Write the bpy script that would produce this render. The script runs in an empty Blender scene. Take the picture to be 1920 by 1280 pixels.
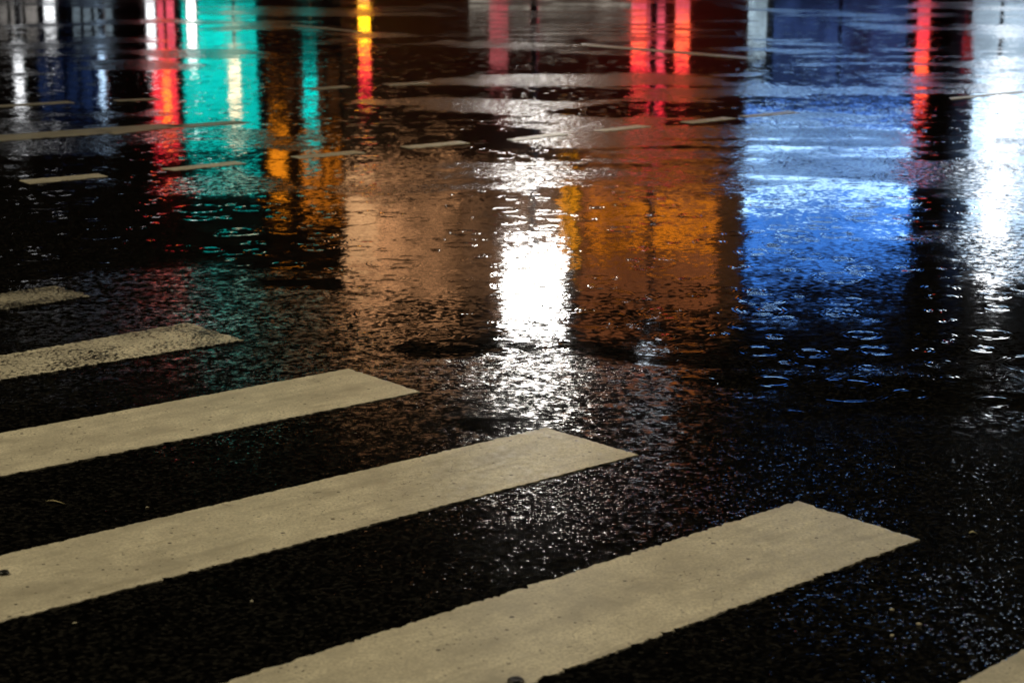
import bpy, bmesh, math, random
import numpy as np
from mathutils import Vector

random.seed(7)
rng = np.random.default_rng(7)
S = bpy.context.scene
COL = S.collection

# ------------------------------------------------------------------ camera
CAM_H, FPX, PITCH = 1.551, 3574.0, math.radians(12.962)
cd = bpy.data.cameras.new("camera")
cam = bpy.data.objects.new("camera", cd)
COL.objects.link(cam)
cam.location = (0, 0, CAM_H)
cam.rotation_euler = (math.pi / 2 - PITCH, 0, 0)
cd.sensor_width = 36.0
cd.lens = FPX / 1920 * 36.0
cd.clip_start, cd.clip_end = 0.1, 2000
cd.dof.use_dof = True
cd.dof.focus_distance = 6.4
cd.dof.aperture_fstop = 5.0
S.camera = cam

# ------------------------------------------------------------------ night sky, exposure
W = bpy.data.worlds.new("World")
S.world = W
W.use_nodes = True
nt = W.node_tree
sky = nt.nodes.new("ShaderNodeTexSky")
sky.sky_type = 'NISHITA'
sky.sun_disc = False
sky.sun_elevation = math.radians(-9)
sky.sun_rotation = math.radians(200)
nt.links.new(sky.outputs[0], nt.nodes["Background"].inputs[0])
nt.nodes["Background"].inputs[1].default_value = 0.05
S.view_settings.view_transform = 'Standard'
S.view_settings.look = 'None'
S.view_settings.exposure = 0
S.view_settings.gamma = 1
S.cycles.use_denoising = True
S.cycles.max_bounces = 5
S.cycles.caustics_reflective = False
S.cycles.sample_clamp_direct = 0
S.cycles.sample_clamp_indirect = 6


# ------------------------------------------------------------------ survey helpers
def ground(x, y):
    """ground point (X, Y) seen at picture position x, y of the 1920 x 1280 photograph"""
    cp, sp = math.cos(PITCH), math.sin(PITCH)
    u, v = (x - 960) / FPX, (640 - y) / FPX
    d = (u, cp + v * sp, -sp + v * cp)
    t = -CAM_H / d[2]
    return d[0] * t, d[1] * t


def facade(x0, x1, ya, yb, D):
    """extent X0, X1, Z0, Z1 on the house line D metres away whose mirror image spans x0..x1, ya..yb"""
    xm = 0.5 * (ya + yb)
    gx0, gy = ground(x0, xm)
    gx1, _ = ground(x1, xm)
    z0 = D * CAM_H / ground(960, ya)[1] - CAM_H
    z1 = D * CAM_H / ground(960, yb)[1] - CAM_H
    return D * gx0 / gy, D * gx1 / gy, max(z0, 0.12), z1


# ------------------------------------------------------------------ object helpers
def tag(o, label=None, cat=None, group=None, kind=None):
    if label: o["label"] = label
    if cat: o["category"] = cat
    if group: o["group"] = group
    if kind: o["kind"] = kind
    return o


def empty(name, loc, label, cat, group=None):
    o = bpy.data.objects.new(name, None)
    COL.objects.link(o)
    o.location = loc
    return tag(o, label, cat, group)


def link(name, bm, mat, parent=None, smooth=False):
    me = bpy.data.meshes.new(name)
    bm.normal_update()
    bm.to_mesh(me)
    bm.free()
    me.materials.append(mat)
    if smooth:
        for p in me.polygons: p.use_smooth = True
    o = bpy.data.objects.new(name, me)
    COL.objects.link(o)
    if parent:
        o.parent = parent
        o.matrix_parent_inverse.identity()
        o.location = -Vector(parent.location)
    return o


def box(bm, x0, x1, y0, y1, z0, z1):
    vs = [bm.verts.new(p) for p in ((x0, y0, z0), (x1, y0, z0), (x1, y1, z0), (x0, y1, z0),
                                    (x0, y0, z1), (x1, y0, z1), (x1, y1, z1), (x0, y1, z1))]
    for f in ((0, 3, 2, 1), (4, 5, 6, 7), (0, 1, 5, 4), (1, 2, 6, 5), (2, 3, 7, 6), (3, 0, 4, 7)):
        bm.faces.new([vs[i] for i in f])


def tube(bm, p, q, r0, r1, n=14):
    p, q = Vector(p), Vector(q)
    d = (q - p).normalized()
    a = d.orthogonal().normalized()
    b = d.cross(a)
    A = [bm.verts.new(p + (a * math.cos(t) + b * math.sin(t)) * r0) for t in [2 * math.pi * i / n for i in range(n)]]
    B = [bm.verts.new(q + (a * math.cos(t) + b * math.sin(t)) * r1) for t in [2 * math.pi * i / n for i in range(n)]]
    for i in range(n):
        bm.faces.new((A[i], A[(i + 1) % n], B[(i + 1) % n], B[i]))
    bm.faces.new(A[::-1])
    bm.faces.new(B)


def boxobj(name, x0, x1, y0, y1, z0, z1, mat, parent=None):
    bm = bmesh.new()
    box(bm, x0, x1, y0, y1, z0, z1)
    return link(name, bm, mat, parent)


# ------------------------------------------------------------------ node helpers
class NG:
    def __init__(self, name):
        self.m = bpy.data.materials.new(name)
        self.m.use_nodes = True
        self.t = self.m.node_tree
        self.b = self.t.nodes["Principled BSDF"]

    def n(self, typ, **kw):
        x = self.t.nodes.new(typ)
        for k, v in kw.items(): setattr(x, k, v)
        return x

    def put(self, sock, v):
        if isinstance(v, bpy.types.NodeSocket): self.t.links.new(v, sock)
        elif v is not None: sock.default_value = v

    def math(self, op, a, b=None, c=None, clamp=False):
        x = self.n("ShaderNodeMath", operation=op, use_clamp=clamp)
        for i, v in enumerate((a, b, c)):
            if v is not None: self.put(x.inputs[i], v)
        return x.outputs[0]

    def vec(self, op, a, b=None, scale=None):
        x = self.n("ShaderNodeVectorMath", operation=op)
        self.put(x.inputs[0], a)
        if b is not None: self.put(x.inputs[1], b)
        if scale is not None: self.put(x.inputs["Scale"], scale)
        return x.outputs["Value"] if op in ("LENGTH", "DOT_PRODUCT", "DISTANCE") else x.outputs["Vector"]

    def noise(self, co, scale, detail=2.0, rough=0.5, dist=0.0, dim='2D'):
        x = self.n("ShaderNodeTexNoise", noise_dimensions=dim)
        self.put(x.inputs["Vector"], co)
        x.inputs["Scale"].default_value = scale
        x.inputs["Detail"].default_value = detail
        x.inputs["Roughness"].default_value = rough
        x.inputs["Distortion"].default_value = dist
        return x.outputs["Fac"] if "Fac" in x.outputs else x.outputs[0], x.outputs["Color"]

    def voro(self, co, scale, rnd=1.0, feature='F1'):
        x = self.n("ShaderNodeTexVoronoi", voronoi_dimensions='2D', feature=feature)
        self.put(x.inputs["Vector"], co)
        x.inputs["Scale"].default_value = scale
        x.inputs["Randomness"].default_value = rnd
        return x

    def step(self, v, a, b, lo=0.0, hi=1.0):
        x = self.n("ShaderNodeMapRange", interpolation_type='SMOOTHSTEP')
        self.put(x.inputs[0], v)
        for i, k in enumerate((a, b, lo, hi)): self.put(x.inputs[i + 1], k)
        return x.outputs[0]

    def mix(self, f, a, b):
        x = self.n("ShaderNodeMix", data_type='RGBA')
        self.put(x.inputs["Factor"], f)
        self.put(x.inputs[6], a)
        self.put(x.inputs[7], b)
        return x.outputs[2]

    def slope(self, col, amp):
        """noise colour -> horizontal tilt vector"""
        v = self.vec('SUBTRACT', col, (0.5, 0.5, 0.5))
        v = self.vec('MULTIPLY', v, (1, 1, 0))
        return self.vec('SCALE', v, scale=amp)


def plain(name, col, rough=0.6, metal=0.0):
    g = NG(name)
    co = g.n("ShaderNodeTexCoord").outputs["Object"]
    f, _ = g.noise(co, 3.0, 4, 0.6, dim='3D')
    k = g.step(f, 0.3, 0.7)
    g.put(g.b.inputs["Base Color"], g.mix(k, (*[c * 0.8 for c in col], 1), (*[min(1, c * 1.15) for c in col], 1)))
    g.b.inputs["Roughness"].default_value = rough
    g.b.inputs["Metallic"].default_value = metal
    return g.m


def glow(name, col, strength, var=0.0, scale=0.6, stretch=(1, 1, 1)):
    """lit glass, lamp lens or light box; var: uneven tubes and goods behind the glass"""
    g = NG(name)
    g.b.inputs["Base Color"].default_value = (0.05, 0.05, 0.05, 1)
    g.b.inputs["Roughness"].default_value = 0.4
    g.b.inputs["Emission Color"].default_value = (*col, 1)
    if var:
        co = g.vec('MULTIPLY', g.n("ShaderNodeTexCoord").outputs["Object"], stretch)
        f, _ = g.noise(co, scale, 3, 0.6, dim='3D')
        k = g.step(f, 0.32, 0.68, 1 - var, 1 + var)
        g.put(g.b.inputs["Emission Strength"], g.math('MULTIPLY', k, strength))
    else:
        g.b.inputs["Emission Strength"].default_value = strength
    return g.m


# ------------------------------------------------------------------ wet surfaces
def wet_tilt(g, pos, film, grain):
    """tilt of the wet surface: rounded wet stones where the film is thin (film = 1), wind wavelets and
    rain rings where water stands (film = 0)"""
    # stones: every stone carries a domed skin of water
    v1 = g.voro(pos, 125.0)
    d1 = g.vec('SUBTRACT', pos, v1.outputs["Position"])
    sepc = g.n("ShaderNodeSeparateColor"); g.put(sepc.inputs[0], v1.outputs["Color"])
    k1 = g.math('MULTIPLY', g.math('POWER', sepc.outputs[0], 5.0), 46.0)
    stones = g.vec('SCALE', g.vec('MULTIPLY', d1, (1, 1, 0)), scale=g.math('MULTIPLY', k1, g.n("ShaderNodeAttribute", attribute_name="chip").outputs["Fac"]))
    herd, _ = g.noise(pos, 2.4, 4.0, 0.65)
    steep = g.math('MULTIPLY', g.math('MULTIPLY', g.math('GREATER_THAN', sepc.outputs[1], 0.88), g.step(herd, 0.4, 0.64)), g.math('MULTIPLY', sepc.outputs[2], 100.0))
    stones = g.vec('ADD', stones, g.vec('SCALE', g.vec('MULTIPLY', d1, (1, 1, 0)), scale=g.math('MULTIPLY', steep, g.n("ShaderNodeAttribute", attribute_name="chip").outputs["Fac"])))
    _, c2 = g.noise(pos, 48.0, 1.0)
    _, c4 = g.noise(pos, 17.0, 1.0)
    _, c3 = g.noise(pos, 240.0, 0.0)
    grit = g.vec('ADD', g.vec('ADD', g.slope(c2, 0.22), g.slope(c3, 0.05)), g.slope(c4, 0.19))
    lay, _ = g.noise(pos, 1.3, 3.0, 0.6)                                    # loosely and tightly packed stretches
    rough = g.vec('SCALE', g.vec('ADD', stones, grit), scale=g.math('MULTIPLY', grain, g.step(lay, 0.35, 0.65, 0.6, 1.25)))
    # standing water
    _, w1 = g.noise(pos, 32.0, 2.0, 0.45, 0.5)
    _, w3 = g.noise(pos, 1.6, 1.0)
    _, w2 = g.noise(pos, 5.0, 1.0)
    calm = g.vec('ADD', g.vec('ADD', g.slope(w1, 0.042), g.slope(w2, 0.016)), g.slope(w3, 0.016))
    gap, _ = g.noise(pos, 22.0, 1.0)
    for sc, off, r_max in ((2.6, (0.0, 0.0, 0.0), 0.17), (4.5, (7.3, 3.1, 0.0), 0.085)):
        p = g.vec('ADD', pos, off)
        v = g.voro(p, sc)
        d = g.vec('MULTIPLY', g.vec('SUBTRACT', p, v.outputs["Position"]), (1, 1, 0))
        r = g.vec('LENGTH', d)
        sc_ = g.n("ShaderNodeSeparateColor"); g.put(sc_.inputs[0], v.outputs["Color"])
        age = g.math('MULTIPLY', sc_.outputs[0], r_max)                       # radius reached by the ring
        x = g.math('DIVIDE', g.math('SUBTRACT', r, age), 0.016)
        env = g.math('EXPONENT', g.math('MULTIPLY', g.math('MULTIPLY', x, x), -0.5))
        wave = g.math('MULTIPLY', g.math('SINE', g.math('MULTIPLY', r, 330.0)), env)
        fade = g.math('SUBTRACT', 1.0, g.math('MULTIPLY', sc_.outputs[0], 0.75))
        live = g.math('MULTIPLY', g.math('GREATER_THAN', sc_.outputs[1], 0.4), g.step(gap, 0.38, 0.55))
        amp = g.math('MULTIPLY', g.math('MULTIPLY', wave, fade), g.math('MULTIPLY', live, 0.16))
        calm = g.vec('ADD', calm, g.vec('SCALE', g.vec('NORMALIZE', d), scale=amp))
    mixn = g.n("ShaderNodeMix", data_type='VECTOR')
    g.put(mixn.inputs["Factor"], film)
    g.put(mixn.inputs[4], calm)
    g.put(mixn.inputs[5], rough)
    return mixn.outputs[1]


def asphalt():
    g = NG("wet_asphalt")
    pos = g.n("ShaderNodeNewGeometry").outputs["Position"]
    at = g.n("ShaderNodeAttribute", attribute_name="film")
    f1, _ = g.noise(pos, 3.2, 6.0, 0.7)
    st, _ = g.noise(g.vec('MULTIPLY', pos, (0.5, 1.9, 1)), 1.1, 4.0, 0.62)      # wheel-polished runs along the lanes
    run = g.math('MULTIPLY', g.math('SUBTRACT', st, 0.5), 2.2)
    f = g.math('ADD', g.math('ADD', at.outputs["Fac"], run), g.math('MULTIPLY', g.math('SUBTRACT', f1, 0.5), 1.4))
    film = g.step(f, 0.15, 0.85)
    tilt = wet_tilt(g, pos, film, g.n("ShaderNodeAttribute", attribute_name="grain").outputs["Fac"])
    g.put(g.b.inputs["Normal"], g.vec('NORMALIZE', g.vec('ADD', tilt, (0, 0, 1))))
    v = g.voro(pos, 60.0)
    s = g.n("ShaderNodeSeparateColor"); g.put(s.inputs[0], v.outputs["Color"])
    inside = g.step(v.outputs["Distance"], 0.004, 0.006, 1, 0)
    pale = g.math('MULTIPLY', g.step(s.outputs[1], 0.945, 0.99), g.math('MULTIPLY', inside, film))
    n2, _ = g.noise(pos, 90.0, 2.0)
    va = g.voro(pos, 105.0)
    sa = g.n("ShaderNodeSeparateColor"); g.put(sa.inputs[0], va.outputs["Color"])
    base = g.mix(g.math('POWER', sa.outputs[0], 3.0), (0.0012, 0.0012, 0.0012, 1), (0.02, 0.0185, 0.016, 1))
    base = g.mix(g.step(n2, 0.35, 0.7, 0, 0.7), base, (0.001, 0.001, 0.001, 1))
    g.put(g.b.inputs["Base Color"], g.mix(pale, base, (0.34, 0.3, 0.2, 1)))
    g.put(g.b.inputs["Roughness"], g.math('ADD', 0.05, g.math('MULTIPLY', g.math('MULTIPLY', film, g.n("ShaderNodeAttribute", attribute_name="grain").outputs["Fac"]), 0.125)))
    g.b.inputs["IOR"].default_value = 1.34
    return g.m


def paint(name, wear, film_level, tint=1.0):
    """old thermoplastic road paint; wear: how much asphalt shows through"""
    g = NG(name)
    pos = g.n("ShaderNodeNewGeometry").outputs["Position"]
    tc = g.n("ShaderNodeTexCoord").outputs["Object"]
    run = g.n("ShaderNodeVectorRotate", rotation_type='Z_AXIS')
    g.put(run.inputs["Vector"], pos)
    run.inputs["Angle"].default_value = math.radians(-42)
    along = g.vec('MULTIPLY', run.outputs[0], (0.35, 1.6, 1))
    a, _ = g.noise(along, 3.4, 8, 0.68)
    b, _ = g.noise(pos, 9.0, 7, 0.75)
    c, _ = g.noise(pos, 120.0, 4, 0.7)
    sm, _ = g.noise(g.vec('MULTIPLY', run.outputs[0], (1.2, 7.0, 1)), 3.0, 5, 0.7)
    k = g.math('ADD', g.math('MULTIPLY', g.step(a, 0.3, 0.7), 0.5), g.math('MULTIPLY', g.step(b, 0.25, 0.75), 0.5))
    col = g.mix(k, (0.34 * tint, 0.312 * tint, 0.245 * tint, 1), (0.80 * tint, 0.74 * tint, 0.575 * tint, 1))
    col = g.mix(g.step(sm, 0.54, 0.74, 0, 0.55), col, (0.3 * tint, 0.27 * tint, 0.2 * tint, 1))
    col = g.mix(g.step(c, 0.4, 0.68, 0, 0.75), col, (0.36 * tint, 0.33 * tint, 0.26 * tint, 1))
    # hairline cracks, pits and grime
    cr = g.voro(g.vec('ADD', pos, g.slope(g.noise(pos, 6.0, 3)[1], 0.35)), 4.2, feature='DISTANCE_TO_EDGE')
    crm, _ = g.noise(pos, 1.9, 2)
    crack = g.math('MULTIPLY', g.step(cr.outputs["Distance"], 0.001, 0.006, 1, 0), g.step(crm, 0.52, 0.58))
    pv = g.voro(pos, 26.0)
    ps = g.n("ShaderNodeSeparateColor"); g.put(ps.inputs[0], pv.outputs["Color"])
    prad = g.math('MULTIPLY', ps.outputs[0], 0.006)
    pit = g.math('MULTIPLY', g.math('LESS_THAN', pv.outputs["Distance"], g.math('MULTIPLY', prad, 26.0)), g.math('GREATER_THAN', ps.outputs[1], 0.88))
    hv = g.voro(pos, 75.0)
    hs = g.n("ShaderNodeSeparateColor"); g.put(hs.inputs[0], hv.outputs["Color"])
    hole = g.math('MULTIPLY', g.step(g.math('DIVIDE', hv.outputs["Distance"], g.math('ADD', 0.35, hs.outputs[0])), 0.16, 0.36, 1, 0), g.math('GREATER_THAN', g.math('ADD', hs.outputs[1], g.math('MULTIPLY', g.math('SUBTRACT', b, 0.5), 0.3)), 0.965))
    pit = g.math('MAXIMUM', pit, g.math('MULTIPLY', hole, 0.75))
    dirt = g.math('MAXIMUM', g.math('MULTIPLY', crack, 0.75), g.math('MULTIPLY', pit, 0.85))
    col = g.mix(dirt, col, (0.03, 0.026, 0.02, 1))
    # worn through: stone tips with no paint on them
    wv, _ = g.noise(pos, 70.0, 3, 0.7)
    wl, _ = g.noise(pos, 5.0, 3, 0.6)
    w = g.math('ADD', wv, g.math('MULTIPLY', g.math('SUBTRACT', wl, 0.5), 0.5))
    worn = g.step(w, 0.86 - 0.42 * wear, 0.92 - 0.42 * wear)
    col = g.mix(worn, col, (0.009, 0.008, 0.007, 1))
    g.put(g.b.inputs["Base Color"], col)
    v1 = g.voro(pos, 110.0)
    d1 = g.vec('SUBTRACT', pos, v1.outputs["Position"])
    s1 = g.n("ShaderNodeSeparateColor"); g.put(s1.inputs[0], v1.outputs["Color"])
    st = g.vec('SCALE', g.vec('MULTIPLY', d1, (1, 1, 0)), scale=g.math('MULTIPLY', g.math('POWER', s1.outputs[0], 3.0), 26.0 * film_level))
    _, c2 = g.noise(pos, 40.0, 2.0)
    tilt = g.vec('ADD', st, g.slope(c2, 0.3 * film_level))
    geo = g.n("ShaderNodeNewGeometry")
    g.put(g.b.inputs["Normal"], g.vec('NORMALIZE', g.vec('ADD', geo.outputs["Normal"], tilt)))
    g.put(g.b.inputs["Roughness"], g.math('ADD', 0.22, g.math('MULTIPLY', b, 0.25)))
    g.b.inputs["IOR"].default_value = 1.33
    return g.m


# ------------------------------------------------------------------ water depth over the road
def vnoise(X, Y, seed):
    r = np.random.default_rng(seed)
    T = r.random((256, 256))
    xi, yi = np.floor(X).astype(int), np.floor(Y).astype(int)
    fx, fy = X - xi, Y - yi
    fx, fy = fx * fx * (3 - 2 * fx), fy * fy * (3 - 2 * fy)
    a, b = T[xi % 256, yi % 256], T[(xi + 1) % 256, yi % 256]
    c, d = T[xi % 256, (yi + 1) % 256], T[(xi + 1) % 256, (yi + 1) % 256]
    return (a * (1 - fx) + b * fx) * (1 - fy) + (c * (1 - fx) + d * fx) * fy


# each patch: survey point, half sizes (picture units), film value (0 water stands, 1 stones bare), softness
PATCH = [
    # the broad hollow in the middle of the junction
    (960, 470, 430, 150, -0.15, 0.3), (1180, 560, 330, 70, 0.05, 0.4), (1640, 470, 300, 190, 0.05, 0.4), (1700, 610, 330, 90, 0.1, 0.5),
    (260, 440, 420, 75, 0.05, 0.4), (1000, 622, 330, 22, 0.1, 0.9), (850, 655, 70, 14, 0.1, 0.8), (1130, 668, 80, 16, 0.15, 0.8),
    (1860, 470, 130, 60, 0.7, 0.6), (1600, 735, 420, 90, 0.45, 0.9), (1720, 630, 260, 50, 0.05, 0.9),
    # drained crown at left with the far zebra bars, and everything near
    (180, 610, 430, 95, 1.0, 0.35),
    (1000, 720, 260, 62, 0.9, 0.4), (960, 797, 120, 14, 0.5, 0.8),
    # half drained rim above the hollow
    (980, 330, 130, 32, 0.85, 0.5), (990, 432, 90, 34, -0.6, 0.5), (1250, 320, 210, 60, 0.55, 0.6), (760, 340, 140, 40, 0.5, 0.6),
    (1540, 270, 190, 50, 0.6, 0.5), (1640, 318, 190, 18, 1.0, 0.5),
    (820, 262, 200, 24, -0.5, 0.3), (790, 175, 180, 12, -0.1, 0.4), (800, 110, 130, 18, -0.1, 0.4), (1100, 130, 90, 9, -0.1, 0.4), (1050, 263, 110, 9, 0.9, 0.6), (1000, 290, 120, 14, 0.1, 0.5),
    (1020, 215, 230, 20, 1.0, 0.5), (1250, 180, 150, 18, 0.6, 0.5), (1010, 152, 190, 10, 1.0, 0.5),
    (990, 175, 220, 9, -0.4, 0.4), (1250, 207, 190, 11, -0.5, 0.4), (1000, 118, 160, 16, 0.05, 0.5),
    (1100, 60, 280, 30, 0.5, 0.6), (760, 120, 160, 30, 0.1, 0.6), (850, 190, 160, 12, 0.8, 0.5),
    (1520, 148, 110, 15, -0.2, 0.4), (1520, 197, 150, 12, -0.2, 0.4), (1650, 130, 120, 10, 0.1, 0.5), (1560, 172, 190, 8, 0.8, 0.5),
    (1440, 110, 60, 12, 0.0, 0.5), (1790, 185, 110, 8, 0.0, 0.6), (1780, 160, 110, 10, 0.7, 0.6),
    (1760, 250, 70, 30, 0.1, 0.5),
    # left far lanes
    (240, 175, 280, 42, 0.05, 0.5), (230, 222, 250, 12, 0.5, 0.5), (430, 190, 90, 40, 0.0, 0.5), (740, 225, 230, 14, 0.1, 0.6), (560, 225, 130, 26, -0.1, 0.5), (600, 130, 200, 30, 0.05, 0.6), (410, 345, 120, 26, 0.8, 0.5),
    (380, 262, 110, 12, 0.4, 0.6), (260, 300, 260, 22, 0.0, 0.5), (60, 255, 110, 14, 0.85, 0.5),
]


def road_sheet(mat):
    rows = [ground(960, y)[1] for y in np.arange(1330, -60, -4.0)]
    ys = [-600, -200, -60, -20, -6, 0, 2.5] + rows + [40, 44, 50, 60, 90, 150, 300, 900]
    ys = [y for i, y in enumerate(ys) if i == 0 or y > ys[i - 1]]
    inner = list(np.arange(-10.5, 10.51, 0.055))
    xs = [-900, -300, -100, -50, -30, -20, -14] + inner + [14, 20, 30, 50, 100, 300, 900]
    nx, ny = len(xs), len(ys)
    X, Y = np.meshgrid(np.array(xs), np.array(ys))
    P = np.stack([X.ravel(), Y.ravel(), np.zeros(X.size)], 1)
    f = 0.45 * vnoise(X * 0.6 + 40, Y * 1.0 + 0.12 * X + 40, 1) + 0.35 * vnoise(X * 1.3 + 9, Y * 2.4 + 0.3 * X + 5, 2) + 0.2 * vnoise(X * 4 + 3, Y * 5, 3)
    f = (f - 0.5) * 2.6 + 0.32
    edge = 0.9 * (vnoise(X * 1.1 + 5, Y * 1.1 + 15, 4) - 0.5) + 0.5 * (vnoise(X * 3.1 + 5, Y * 3.1 + 15, 5) - 0.5)
    near = np.clip((7.5 + edge - Y) / 1.7, 0, 1)
    near = near * near * (3 - 2 * near)
    f = f * (1 - near) + (0.98 + 0.35 * (f - 0.5)) * near
    for cx, cy, rx, ry, val, soft in PATCH:
        gx, gy = ground(cx, cy)
        a = rx / FPX * math.hypot(gy, CAM_H)
        y0, y1 = ground(cx, cy + ry)[1], ground(cx, cy - ry)[1]
        gy, b = 0.5 * (y0 + y1), 0.5 * (y1 - y0)
        wob = 0.5 * (vnoise(X * 1.7 + cx, Y * 1.4 + cy, 11) - 0.5) + 0.35 * (vnoise(X * 4.1 + cy, Y * 3.7 + cx, 12) - 0.5)
        q = np.sqrt(((X - gx) / a) ** 2 + ((Y - gy) / b) ** 2) + wob
        k = np.clip((1 + soft - q) / (2 * soft), 0, 1)
        k = k * k * (3 - 2 * k)
        f = f * (1 - k) + val * k + 0.0
    idx = np.arange(nx * ny).reshape(ny, nx)
    F = np.stack([idx[:-1, :-1].ravel(), idx[:-1, 1:].ravel(), idx[1:, 1:].ravel(), idx[1:, :-1].ravel()], 1)
    me = bpy.data.meshes.new("road")
    me.from_pydata(P.tolist(), [], F.tolist())
    me.materials.append(mat)
    a = me.attributes.new("film", 'FLOAT', 'POINT')
    a.data.foreach_set("value", np.clip(0.5 + (f - 0.5) * 1.5, -1.2, 2.0).ravel().astype(np.float32))
    # how far the stones stand out of the binder: polished by turning wheels near the crossing
    gr = 0.42 + 0.3 * np.clip((Y - 5.0) / 1.3, 0, 1) + 0.28 * np.clip((Y - 7.0) / 4.0, 0, 1) + 0.25 * np.clip((Y - 12.0) / 10.0, 0, 1) + 0.3 * (vnoise(X * 0.8 + 70, Y * 0.8 + 20, 21) - 0.5)
    a = me.attributes.new("grain", 'FLOAT', 'POINT')
    a.data.foreach_set("value", np.clip(gr, 0.2, 1.7).ravel().astype(np.float32))
    qx, qy = ground(200, 580)
    gr = gr * (1 + 0.3 * np.exp(-((X - qx) / 1.0) ** 2 - ((Y - qy) / 0.9) ** 2))
    qx, qy = ground(1560, 770)
    gr = gr * (1 - 0.5 * np.exp(-((X - qx) / 0.85) ** 2 - ((Y - qy) / 0.8) ** 2))
    a.data.foreach_set("value", np.clip(gr, 0.2, 1.7).ravel().astype(np.float32))
    ch = np.clip((9.0 - Y) / 2.5, 0, 1) * (0.45 + 1.6 * vnoise(X * 1.6 + 10, Y * 1.6 + 80, 22) ** 2)
    a = me.attributes.new("chip", 'FLOAT', 'POINT')
    a.data.foreach_set("value", ch.ravel().astype(np.float32))
    o = bpy.data.objects.new("road", me)
    COL.objects.link(o)
    return tag(o, kind='structure')


road_sheet(asphalt())


# ------------------------------------------------------------------ road markings
def marking(name, quad, mat, label, cat, group, jag=0.004, thick=0.0022, step=0.009, z0=0.0005):
    """raised painted slab: ragged outline, rounded shoulder"""
    q = [Vector((p[0], p[1], 0)) for p in quad]
    c = sum(q, Vector()) / 4
    if (q[1] - q[0]).cross(q[2] - q[1]).z < 0: q.reverse()
    out = []
    for i in range(4):
        a, b = q[i], q[(i + 1) % 4]
        L = (b - a).length
        n = max(2, int(L / step))
        nrm = Vector(((b - a).y, -(b - a).x, 0)).normalized()
        w = 0.0
        for k in range(n):
            w = 0.25 * w + random.gauss(0, jag * 0.5)
            e = min(1, min(k, n - k) / 4)
            tooth = random.random() ** 9 * jag * 2.0
            out.append(a + (b - a) * (k / n) + nrm * (w - tooth) * e)
    bm = bmesh.new()
    loops = []
    for ins, z in ((0.0, z0), (0.0008, z0 + thick * 0.55), (0.0025, z0 + thick * 0.9), (0.006, z0 + thick)):
        ring = []
        for p in out:
            d = (c - p)
            ring.append(bm.verts.new((p.x + d.x / d.length * ins - c.x, p.y + d.y / d.length * ins - c.y, z)))
        loops.append(ring)
    n = len(out)
    for A, B in zip(loops[:-1], loops[1:]):
        for i in range(n):
            bm.faces.new((A[i], A[(i + 1) % n], B[(i + 1) % n], B[i])).smooth = True
    bm.faces.new(loops[-1])
    o = link(name, bm, mat)
    o.location = (c.x, c.y, 0)
    return tag(o, label, cat, group)


def meet(p, d, q, e):
    # intersection of two picture lines
    a = np.array([[d[0], -e[0]], [d[1], -e[1]]])
    t = np.linalg.solve(a, np.array([q[0] - p[0], q[1] - p[1]]))
    return p[0] + d[0] * t[0], p[1] + d[1] * t[0]


P_CLEAN = paint("road_paint", 0.3, 0.5)
P_NEAR = paint("road_paint_matt", 0.26, 0.15)
P_WORN = paint("road_paint_worn", 0.8, .4)
P_FADED = paint("road_paint_faded", 0.95, .5, 0.6)
P_DASH = paint("road_paint_grey", 0.45, 0.2, 0.8)

P_OLD = paint("road_paint_dull", 0.55, 0.3, 0.48)

ZEBRA = "painted bars of the zebra crossing"


def bar(far, near, lf, ln, mat, label, length=4.2, jag=0.004):
    """far, near: the two corners of the bar's right end; lf, ln: a second point on its far and near edge"""
    F, N = Vector(ground(*far)), Vector(ground(*near))
    df = (Vector(ground(*lf)) - F).normalized()
    dn = (Vector(ground(*ln)) - N).normalized()
    marking("crosswalk_bar", [N, F, F + df * length, N + dn * length], mat, label, "road marking", ZEBRA, jag=jag)


bar((1497, 940), (1725, 1012), (415, 1281), (985, 1285), P_NEAR, "nearest complete pale bar of the zebra crossing, its clean corner below right of the others", jag=0.005)
bar((1025, 802), (1197, 853), (0, 1042), (0, 1167), P_CLEAN, "zebra crossing bar whose end glistens just below the white lamp reflection")
bar((655, 692), (788, 735), (0, 813), (0, 894), P_NEAR, "zebra crossing bar with fine cracks, ending left below the brown reflection", jag=0.0035)
bar((352, 606), (457, 638), (0, 668), (0, 713), P_WORN, "speckled worn zebra crossing bar beside the faint teal glitter", jag=0.008)
bar((105, 536), (170, 556), (0, 550), (0, 582), P_FADED, "faintest farthest zebra crossing bar, half washed out at the left edge", jag=0.012)
e = Vector(ground(1725, 1012)) - Vector(ground(1197, 853))
_f = Vector(ground(1497, 940)) + e
_n = Vector(ground(1725, 1012)) + e
_d = (Vector(ground(1800, 1281)) - Vector(ground(1920, 1218))).normalized()
_s = (Vector(ground(1920, 1218)) - _f)
_f = Vector(ground(1920, 1218)) - _d * 0.25
_n = _f + (Vector(ground(1725, 1012)) - Vector(ground(1497, 940)))
marking("crosswalk_bar", [_n, _f, _f + _d * 3.5, _n + _d * 3.5], P_NEAR, "zebra crossing bar of which only a pale corner shows at bottom right", "road marking", ZEBRA)

DASH = "short lane dashes across the junction"


def dash(lt, lb, rb, rt, label, mat=None, jag=0.006, group=DASH, name="lane_dash"):
    marking(name, [ground(*p) for p in (lt, lb, rb, rt)], mat or P_DASH, label, "road marking", group, jag=jag, step=0.02, thick=0.003)


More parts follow.
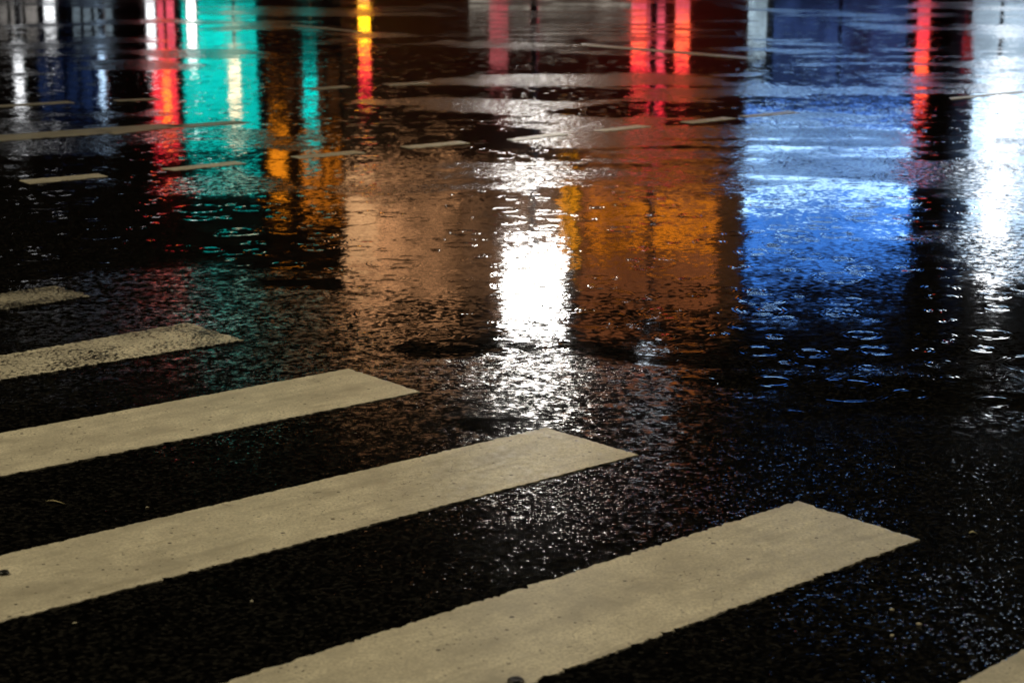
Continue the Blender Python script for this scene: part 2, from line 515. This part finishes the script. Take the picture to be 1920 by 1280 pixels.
dash((36, 339), (56, 345), (202, 331), (184, 326), "nearest lane dash, left of the teal reflection on black water")
dash((302, 317), (328, 320), (462, 307), (440, 303), "lane dash crossing the lower end of the teal reflection")
dash((544, 294), (562, 298), (686, 287), (664, 283), "lane dash on top of the orange reflection")
dash((750, 275), (768, 279), (882, 269), (862, 265), "lane dash on black water left of the white lamp glow")
dash((950, 262), (968, 265), (1066, 253), (1046, 249), "lane dash lit pale inside the white lamp glow")
dash((1113, 245), (1134, 247), (1222, 238), (1196, 235), "lane dash below the three red reflections")
dash((1275, 229), (1298, 232), (1380, 223), (1358, 220), "lane dash between the red and the blue reflections")
dash((1385, 218), (1402, 220), (1500, 212), (1480, 209), "thin lane dash crossing into the blue reflection")
FAR = "far lane dashes near the top of the photo"
dash((-120, 262), (-100, 272), (215, 249), (160, 243), "broad dash at left under the tall white reflection", P_OLD, group=FAR)
dash((158, 243), (215, 252), (352, 236), (300, 233), "broad dash under the red reflection", P_OLD, group=FAR)
dash((300, 237), (350, 239), (470, 230), (440, 227), "broad dash under the teal reflection", P_OLD, group=FAR)
dash((212, 188), (222, 190), (300, 187), (292, 185), "thin dash between the blue and red reflections", P_OLD, group=FAR)
dash((-40, 200), (-30, 203), (140, 193), (128, 190), "thin dash crossing the tall white reflection at the left edge", P_OLD, group=FAR)
dash((574, 166), (590, 169), (660, 164), (646, 161), "thin dash crossing the narrow teal reflection", P_OLD, group=FAR)
dash((716, 158), (730, 161), (812, 157), (796, 154), "thin dash right of the narrow red and yellow reflection", P_OLD, group=FAR)
LINE = "thin long lines at the far side of the junction"
dash((545, 46), (545, 49), (680, 62), (680, 60), "thin curved line running into the yellow reflection", group=LINE, name="lane_line")
dash((1090, 82), (1090, 86), (1400, 111), (1400, 107), "thin line crossing the three red reflections", group=LINE, name="lane_line")
dash((1780, 184), (1784, 187), (1920, 174), (1916, 171), "pale line crossing the white reflection at the right edge", group=LINE, name="lane_line")

# ------------------------------------------------------------------ litter
LEAF = plain("dry_leaf", (0.42, 0.36, 0.2), 0.5)
DARK = plain("black_rubber", (0.01, 0.01, 0.01), 0.4)


def blade(name, x, y, L, Wd, ang, mat, label, cat, lift=0.004, group=None):
    gx, gy = ground(x, y)
    bm = bmesh.new()
    n = 7
    top, bot = [], []
    for i in range(n):
        t = i / (n - 1)
        w = Wd * math.sin(math.pi * (0.06 + 0.88 * t)) * (1 - 0.3 * t)
        z = lift + 0.004 * math.sin(t * 4)
        for s, lst in ((1, top), (-1, bot)):
            px, py = (t - 0.5) * L, s * w * 0.5 + 0.12 * L * (t - 0.5) ** 2
            lst.append(bm.verts.new((px, py, z)))
    for i in range(n - 1):
        bm.faces.new((bot[i], bot[i + 1], top[i + 1], top[i]))
    o = link(name, bm, mat)
    m = o.modifiers.new("t", 'SOLIDIFY'); m.thickness = 0.0015
    o.location = (gx, gy, 0)
    o.rotation_euler.z = ang
    return tag(o, label, cat, group)


blade("dry_leaf", 1825, 1001, 0.022, 0.012, 0.1, LEAF, "pale leaf scrap lying right of the nearest zebra bar", "leaf")
blade("twig", 103, 943, 0.055, 0.006, -0.25, LEAF, "thin curled twig on black asphalt between two bars at left", "twig")


def cap(x, y, r, label):
    gx, gy = ground(x, y)
    bm = bmesh.new()
    n = 20
    rings = []
    for rr, z in ((1.0, 0.004), (1.0, 0.008), (0.85, 0.011), (0.4, 0.0095)):
        rings.append([bm.verts.new((r * rr * math.cos(2 * math.pi * i / n) * (1 + 0.06 * math.sin(3 * i)), r * rr * math.sin(2 * math.pi * i / n), z)) for i in range(n)])
    for A, B in zip(rings[:-1], rings[1:]):
        for i in range(n): bm.faces.new((A[i], A[(i + 1) % n], B[(i + 1) % n], B[i]))
    bm.faces.new(rings[-1])
    o = link("flattened_cap", bm, DARK, smooth=True)
    o.location = (gx, gy, 0)
    return tag(o, label, "litter", "dark flattened caps on the zebra bars")


cap(8, 1078, 0.012, "small black cap on the pale bar at the left edge")
cap(967, 1281, 0.017, "black cap cut by the bottom edge on the nearest bar")

def chip(x, y, r, label):
    """broken stone chip"""
    gx, gy = ground(x, y)
    bm = bmesh.new()
    bmesh.ops.create_icosphere(bm, subdivisions=1, radius=r)
    for v in bm.verts: v.co = Vector((v.co.x * 1.3, v.co.y, v.co.z * 0.55)) * random.uniform(0.75, 1.15)
    o = link("stone_chip", bm, CHIP)
    o.location = (gx, gy, r * 0.45)
    o.rotation_euler.z = random.uniform(0, 3)
    return tag(o, label, "stone", "pale stone chips on the asphalt")


CHIP = plain("pale_stone", (0.45, 0.41, 0.3), 0.5)
chip(1672, 1144, 0.0055, "pale stone chip below the end of the nearest bar, uppermost of three")
chip(1723, 1171, 0.0055, "pale stone chip nearest the bottom right bar corner")
chip(1672, 1192, 0.005, "pale stone chip below the end of the nearest bar, lowest of three")
chip(472, 1128, 0.0045, "pale stone chip on black asphalt between the two nearest bars, right of the other")
chip(140, 1169, 0.0045, "pale stone chip just under the second bar at left")
chip(276, 952, 0.0045, "pale stone chip right of the twig")

# ------------------------------------------------------------------ far side: kerb and pavement
PAVE = plain("wet_paving", (0.12, 0.12, 0.12), 0.35)
bm = bmesh.new()
box(bm, -200, 200, 37.6, 160, -0.2, 0.13)
tag(link("pavement", bm, PAVE), kind='structure')
bm = bmesh.new()
box(bm, -200, 200, 37.3, 37.597, -0.2, 0.14)
tag(link("kerb", bm, plain("kerb_stone", (0.25, 0.25, 0.24), 0.5)), kind='structure')

# ------------------------------------------------------------------ the lit street across the junction
CONC = plain("dark_render", (0.05, 0.05, 0.055), 0.7)
STONE = plain("brown_stone", (0.16, 0.11, 0.07), 0.7)
METAL = plain("galvanised_steel", (0.18, 0.18, 0.19), 0.4, 0.8)
FRAME = plain("black_frame", (0.012, 0.012, 0.013), 0.4)
GLASS = plain("dark_glass", (0.01, 0.012, 0.016), 0.1)


def building(label, D, x0, x1, H, wall, group=None):
    b = empty("lit_building", ((x0 + x1) / 2, D, 0.13), label, "building", group)
    boxobj("wall", x0, x1, D, D + 12, 0.13, H, wall, b)
    boxobj("roof", x0 - 0.15, x1 + 0.15, D - 0.12, D + 12.1, H, H + 0.35, CONC, b)
    return b


def lit(b, name, ext, D, mat, proud=0.06, mullions=None, bands=0):
    """glazed or back-lit panel set proud of the wall, with its frame"""
    x0, x1, z0, z1 = ext
    z0 = max(z0, 0.2)
    o = boxobj(name, x0, x1, D - proud, D - 0.003, z0, z1, mat, b)
    if mullions or bands:
        bm = bmesh.new()
        box(bm, x0 - 0.05, x1 + 0.05, D - proud - 0.13, D - proud - 0.092, z1 - 0.08, z1 + 0.02)
        if mullions:
            for i in range(mullions + 1):
                x = x0 + (x1 - x0) * i / mullions
                box(bm, x - 0.04, x + 0.04, D - proud - 0.05, D - proud - 0.003, z0, z1)
        for i in range(bands):
            z = z0 + (z1 - z0) * (i + 0.5) / bands
            box(bm, x0, x1, D - proud - 0.09, D - proud - 0.053, z - 0.06, z + 0.06)
        f = link("frame", bm, FRAME, None)
        f.parent = o
        f.location = (0, 0, 0)
    return o


# left block: dim blue glass
D = 52
b = building("dark office block with dim blue glass front at far left", D, *facade(-220, 300, 0, 200, D)[:2], 9.5, CONC)
lit(b, "window", facade(72, 205, 105, 215, D), D, glow("dim_blue_glass", (0.12, 0.3, 1.0), 0.16, 0.6, 0.5), mullions=5, bands=3)
lit(b, "low_lit_panel", facade(-10, 75, 0, 60, D), D, glow("grey_shop", (1.0, 0.93, 0.86), 0.25, 0.6, 0.5), mullions=3)
lit(b, "low_lit_panel", facade(135, 215, 0, 62, D), D, glow("grey_blue_shop", (0.65, 0.85, 1.0), 0.25, 0.7, 0.5), mullions=4)

# teal front
D = 50
b = building("shop front washed in teal light beside a red sign", D, *facade(330, 500, 0, 300, D)[:2], 8.2, CONC)
lit(b, "light_panel", facade(346, 482, 8, 276, D), D, glow("teal_panel", (0.0, 1.0, 0.86), 0.95, 0.25, 0.7), mullions=None)

# orange windows
D = 48
b = building("narrow house with orange lit windows", D, *facade(495, 648, 0, 400, D)[:2], 9.5, CONC)
lit(b, "window", facade(508, 538, 255, 345, D), D, glow("orange_window", (1.0, 0.29, 0.01), 1.5, 0.5, 0.9))
lit(b, "window", facade(566, 644, 288, 385, D), D, glow("orange_window_wide", (1.0, 0.27, 0.015), 0.85, 0.6, 0.9), mullions=4)
lit(b, "upper_window", facade(500, 640, 130, 240, D), D, glow("amber_dim", (1.0, 0.3, 0.06), 0.04, 0.8, 0.9), mullions=5)

# beige / brown store: made-up lit strips with dark gaps, to texture the reflection
D = 46
x0, x1 = facade(648, 1392, 300, 600, D)[:2]
b = building("long brown store front with warm lit upper floor", D, x0, x1, 9.3, STONE)


def strips(name, ext, mat, n, share=0.55, proud=0.06):
    """invented lit strips, each its own light; dark gaps break up the mirrored glow"""
    x0, x1, z0, z1 = ext
    p = (z1 - z0) / n
    for i in range(n):
        k = share * random.uniform(0.75, 1.2)
        boxobj(name, x0, x1, D - proud, D - 0.003 - (proud - 0.06) * 0.5, z0 + p * i, z0 + p * (i + min(k, 0.93)), mat, b)


strips("light_strip", facade(649, 862, 325, 592, D), glow("beige_front", (1.0, 0.47, 0.2), 1.55, 0.7, 0.6, (1, 1, 0.7)), 5, 0.48)
strips("light_strip", facade(866, 1042, 345, 588, D), glow("beige_front_dim", (1.0, 0.48, 0.22), 0.5, 0.6, 0.7), 6)
strips("light_strip", facade(1087, 1345, 325, 596, D), glow("orange_front", (1.0, 0.3, 0.1), 0.62, 0.6, 0.6), 7)
strips("light_strip", facade(651, 704, 350, 505, D), glow("bright_beige", (1.0, 0.55, 0.25), 2.2, 0.6, 0.9), 6, 0.6, 0.2)
lit(b, "sign_board", facade(1100, 1343, 385, 462, D), D, glow("orange_board", (1.0, 0.27, 0.012), 1.8, 0.7, 0.7), proud=0.2, mullions=2, bands=3)
lit(b, "sign_board", facade(1046, 1084, 345, 490, D), D, glow("amber_blade", (1.0, 0.36, 0.005), 2.8, 0.4, 0.9), proud=0.25, mullions=2, bands=5)
lit(b, "side_panel", facade(1347, 1388, 330, 590, D), D, glow("brown_side", (1.0, 0.4, 0.15), 0.1, 0.4, 0.8))
lit(b, "low_lit_panel", facade(880, 1190, -40, 22, D), D, glow("cream_fill", (1.0, 0.9, 0.74), 0.28, 0.8, 1.2))  # added glow panel that lifts the cream sheen on the far road

# blue front
D = 47
x0, x1 = facade(1394, 1712, 200, 520, D)[:2]
b = building("tall front with a bright blue light wall", D, x0, x1, 8.6, CONC)
lit(b, "light_wall", facade(1395, 1708, 215, 278, D), D, glow("blue_wall", (0.1, 0.3, 1.0), 1.4, 0.25, 0.5))
lit(b, "low_lit_panel", facade(1445, 1700, 0, 190, D), D, glow("navy_shop", (0.15, 0.32, 1.0), 0.2, 0.8, 1.6), mullions=2, bands=5)  # dark bands added to streak the blue reflection
lit(b, "light_wall", facade(1396, 1706, 280, 362, D), D, glow("pale_blue_wall", (0.42, 0.7, 1.0), 4.2, 0.4, 0.6))
lit(b, "light_wall", facade(1397, 1704, 364, 470, D), D, glow("deep_blue_wall", (0.06, 0.28, 1.0), 2.0, 0.4, 0.6))
lit(b, "light_wall", facade(1398, 1702, 471, 525, D), D, glow("dim_blue_wall", (0.08, 0.28, 1.0), 0.6, 0.4, 0.6))
lit(b, "window", facade(1394, 1437, 0, 100, D), D, glow("ice_window", (0.62, 0.84, 1.0), 3.0, 0.7, 1.2), proud=0.3, mullions=1, bands=7)

# dark pier and pale windows
D = 53
x0, x1 = facade(1712, 1814, 200, 420, D)[:2]
b = building("unlit stair tower with pale windows at street level", D, x0, x1 + 0.1, 10.5, CONC)
lit(b, "window", facade(1748, 1812, 0, 62, D), D, glow("pale_window", (0.6, 0.84, 1.0), 0.55, 0.4, 1.2), mullions=6, bands=4)

# white showroom
D = 45
x0, x1 = facade(1815, 2300, 0, 430, D)[:2]
b = building("glaring white lit showroom at far right", D, x0, x1, 8.8, CONC)
lit(b, "window", facade(1816, 2050, 0, 150, D), D, glow("white_shop", (0.6, 0.8, 1.0), 0.9, 0.4, 0.8), mullions=4, bands=1)
lit(b, "light_wall", facade(1817, 2060, 165, 440, D), D, glow("white_wall", (0.54, 0.75, 1.0), 3.4, 0.35, 0.8))
lit(b, "sign_board", facade(1848, 1884, 200, 505, D), D, glow("white_blade", (0.92, 0.96, 1.0), 9.0, 0.2, 0.8), proud=0.3)


# ------------------------------------------------------------------ signs, signals and lamps standing on the far pavement
def totem(label, cat, D, ext, mats, group=None, name="light_sign"):
    """post with a stack of glowing boxes: mats = list of (fraction from the top, material)"""
    x0, x1, z0, z1 = ext
    xc = (x0 + x1) / 2
    t = empty(name, (xc, D, 0.13), label, cat, group)
    bm = bmesh.new()
    box(bm, xc - 0.25, xc + 0.25, D - 0.2, D + 0.2, 0.13, 0.2)
    tube(bm, (xc, D + 0.09, 0.2), (xc, D + 0.09, z1), 0.035, 0.03)
    link("post", bm, METAL, t)
    z = z1
    for fr, m in mats:
        zb = z - (z1 - z0) * fr
        boxobj("light_box", x0, x1, D - 0.15, D + 0.03, max(zb, 0.3) + 0.01, z, m, t)
        z = zb
    boxobj("cap", x0 - 0.03, x1 + 0.03, D - 0.17, D + 0.05, z1 + 0.003, z1 + 0.06, FRAME, t)
    return t


RED = glow("red_neon", (1.0, 0.03, 0.05), 2.0, 0.2, 1.5)
REDHOT = glow("red_orange_neon", (1.0, 0.11, 0.03), 4.0, 0.2, 1.5)
PINK = glow("pink_neon", (1.0, 0.12, 0.18), 1.3, 0.3, 1.5)
AMBER = glow("amber_neon", (1.0, 0.42, 0.0), 5.0, 0.2, 1.5)
YEL = glow("yellow_lamp", (1.0, 0.6, 0.0), 6.0, 0.2, 1.5)
TEAL = glow("teal_neon", (0.0, 1.0, 0.85), 1.2, 0.3, 1.5)
WHITE = glow("white_lamp", (0.95, 0.97, 1.0), 2.4)
ICE = glow("blue_white_lamp", (0.5, 0.72, 1.0), 2.2)
CREAM = glow("cream_lamp", (1.0, 0.8, 0.5), 3.5, 0.4, 3.0)

D = 44
totem("red upright light sign with an orange core stripe behind it", "light sign", D, facade(288, 330, 0, 270, D), [(0.62, RED), (0.38, PINK)])
totem("slim orange light strip in front of the red sign", "light sign", D - 0.6, facade(308, 319, 125, 215, D - 0.6), [(0.2, AMBER), (0.8, REDHOT)])
totem("cream light strip before the teal front", "light sign", D - 0.5, facade(432, 450, 112, 220, D - 0.5), [(1.0, CREAM)])
totem("slim teal light sign standing clear of the teal front", "light sign", D, facade(571, 594, 60, 285, D), [(0.3, glow("teal_dim", (0, 1, .85), .5, .4, 1.5)), (0.3, glow("teal_hot", (0, 1, .88), 1.7, .2, 1.5)), (0.4, glow("teal_faint", (0, 1, .85), .16, .4, 1.5))])
totem("yellow over red light sign on a post", "light sign", D, facade(674, 694, 0, 160, D), [(0.36, RED), (0.28, REDHOT), (0.24, YEL), (0.12, PINK)])
totem("double red light sign with glowing orange ends", "light sign", D, facade(1184, 1211, 0, 150, D), [(0.4, RED), (0.27, REDHOT), (0.33, PINK)])
totem("plain solid red light sign between two brighter ones", "light sign", D - 0.5, facade(1214, 1244, 20, 205, D - 0.5), [(0.5, RED), (0.5, PINK)])
totem("red light sign right of the solid red one", "light sign", D, facade(1266, 1291, 0, 140, D), [(0.36, RED), (0.34, REDHOT), (0.3, PINK)])
totem("tall thin red light sign in front of the blue wall's end", "light sign", D, facade(1718, 1738, 0, 192, D), [(0.16, RED), (0.26, REDHOT), (0.34, RED), (0.24, PINK)])
totem("faint pink stand-in for car tail lights, left of centre", "light sign", D, facade(918, 952, 0, 130, D), [(1.0, glow("pale_pink", (1, .2, .22), .45, .4, 1.5))])  # glowing box added in place of car tail lights
totem("small red stand-in for car tail lights near the floodlight mast", "light sign", D, facade(994, 1010, 0, 78, D), [(1.0, glow("dull_red", (1, .06, .1), .6, .4, 1.5))])  # another added box, for the small red tail light
totem("small dark red sign before the white showroom", "light sign", D - 0.7, facade(1804, 1822, 70, 130, D - 0.7), [(1.0, glow("dark_red", (1, .05, .06), .35, .3, 1.5))])


def mast(label, D, ext, mat, group=None, head="lamp_panel"):
    """lamp on a mast: foot, tapering pole, bracket, housing and a glowing panel towards the junction"""
    x0, x1, z0, z1 = ext
    xc = (x0 + x1) / 2
    t = empty("lamp_mast", (xc, D, 0.13), label, "lamp", group)
    bm = bmesh.new()
    box(bm, xc - 0.2, xc + 0.2, D - 0.1, D + 0.3, 0.13, 0.22)
    tube(bm, (xc, D + 0.12, 0.22), (xc, D + 0.12, z1), 0.075, 0.045)
    link("pole", bm, METAL, t)
    bm = bmesh.new()
    box(bm, x0 - 0.03, x1 + 0.03, D - 0.04, D + 0.06, z0 - 0.03, z1 + 0.03)
    link("housing", bm, FRAME, t)
    boxobj(head, x0, x1, D - 0.07, D - 0.043, z0, z1, mat, t)
    return t


mast("big white floodlight on a mast beyond the junction", 38.6, facade(946, 1054, 484, 600, 38.6), glow("flood_panel", (1.0, 0.95, 0.88), 31.0))
mast("white lamp on a mast at far left", 40, facade(30, 46, 110, 205, 40), WHITE)
mast("low white lamp left of the blue glass front", 40.5, facade(84, 104, 0, 55, 40.5), WHITE)
mast("blue white lamp at the end of the blue glass front", 40, facade(188, 198, 85, 205, 40), ICE)
mast("low white lamp beside the red sign", 40, facade(276, 292, 0, 105, 40), WHITE)
mast("low white lamp at the teal front's edge", 40, facade(352, 368, 0, 95, 40), glow("soft_white_lamp", (1, .97, .92), 5.0))
mast("small blue white lamp high on a mast right of centre", 39, facade(1210, 1220, 690, 760, 39), glow("small_lamp", (0.8, 0.9, 1.0), 10.0))


# ------------------------------------------------------------------ street lamps on the near side, behind the viewer
LENS = glow("sodium_lens", (1.0, 0.8, 0.5), 12.0)


def street_lamp(x, y, h, watts, label):
    """pole, arm reaching over the carriageway, flat head with its lens, and the light it throws down"""
    t = empty("street_lamp", (x, y, 0), label, "lamp", "near side street lamps")
    k = -1 if x > 0 else 1
    bm = bmesh.new()
    tube(bm, (x, y, 0), (x, y, 0.9), 0.11, 0.11)
    tube(bm, (x, y, 0.898), (x, y, h), 0.085, 0.05)
    link("pole", bm, METAL, t)
    bm = bmesh.new()
    tube(bm, (x, y, h - 0.05), (x + 2.2 * k, y, h + 0.25), 0.045, 0.04)
    link("arm", bm, METAL, t)
    a, b = sorted((x + 2.0 * k, x + 2.8 * k))
    bm = bmesh.new()
    box(bm, a, b, y - 0.16, y + 0.16, h + 0.2, h + 0.32)
    link("lamp_head", bm, METAL, t)
    boxobj("lens", a + 0.06, b - 0.06, y - 0.13, y + 0.13, h + 0.17, h + 0.197, LENS, t)
    l = bpy.data.lights.new("lamp_light", 'SPOT')
    l.spot_size, l.spot_blend, l.shadow_soft_size = math.radians(138), 0.35, 0.15
    l.energy = watts
    l.color = (1.0, 0.86, 0.58)
    lo = bpy.data.objects.new("lamp_light", l)
    COL.objects.link(lo)
    lo.parent = t
    lo.location = (2.4 * k, 0, h + 0.14)
    lo.rotation_euler = (0, math.radians(-14 * k), 0)


street_lamp(-12.5, 5.0, 9.5, 5000, "street lamp at the left kerb of the near side")
street_lamp(13.0, 9.0, 9.5, 5000, "street lamp at the right kerb of the near side")
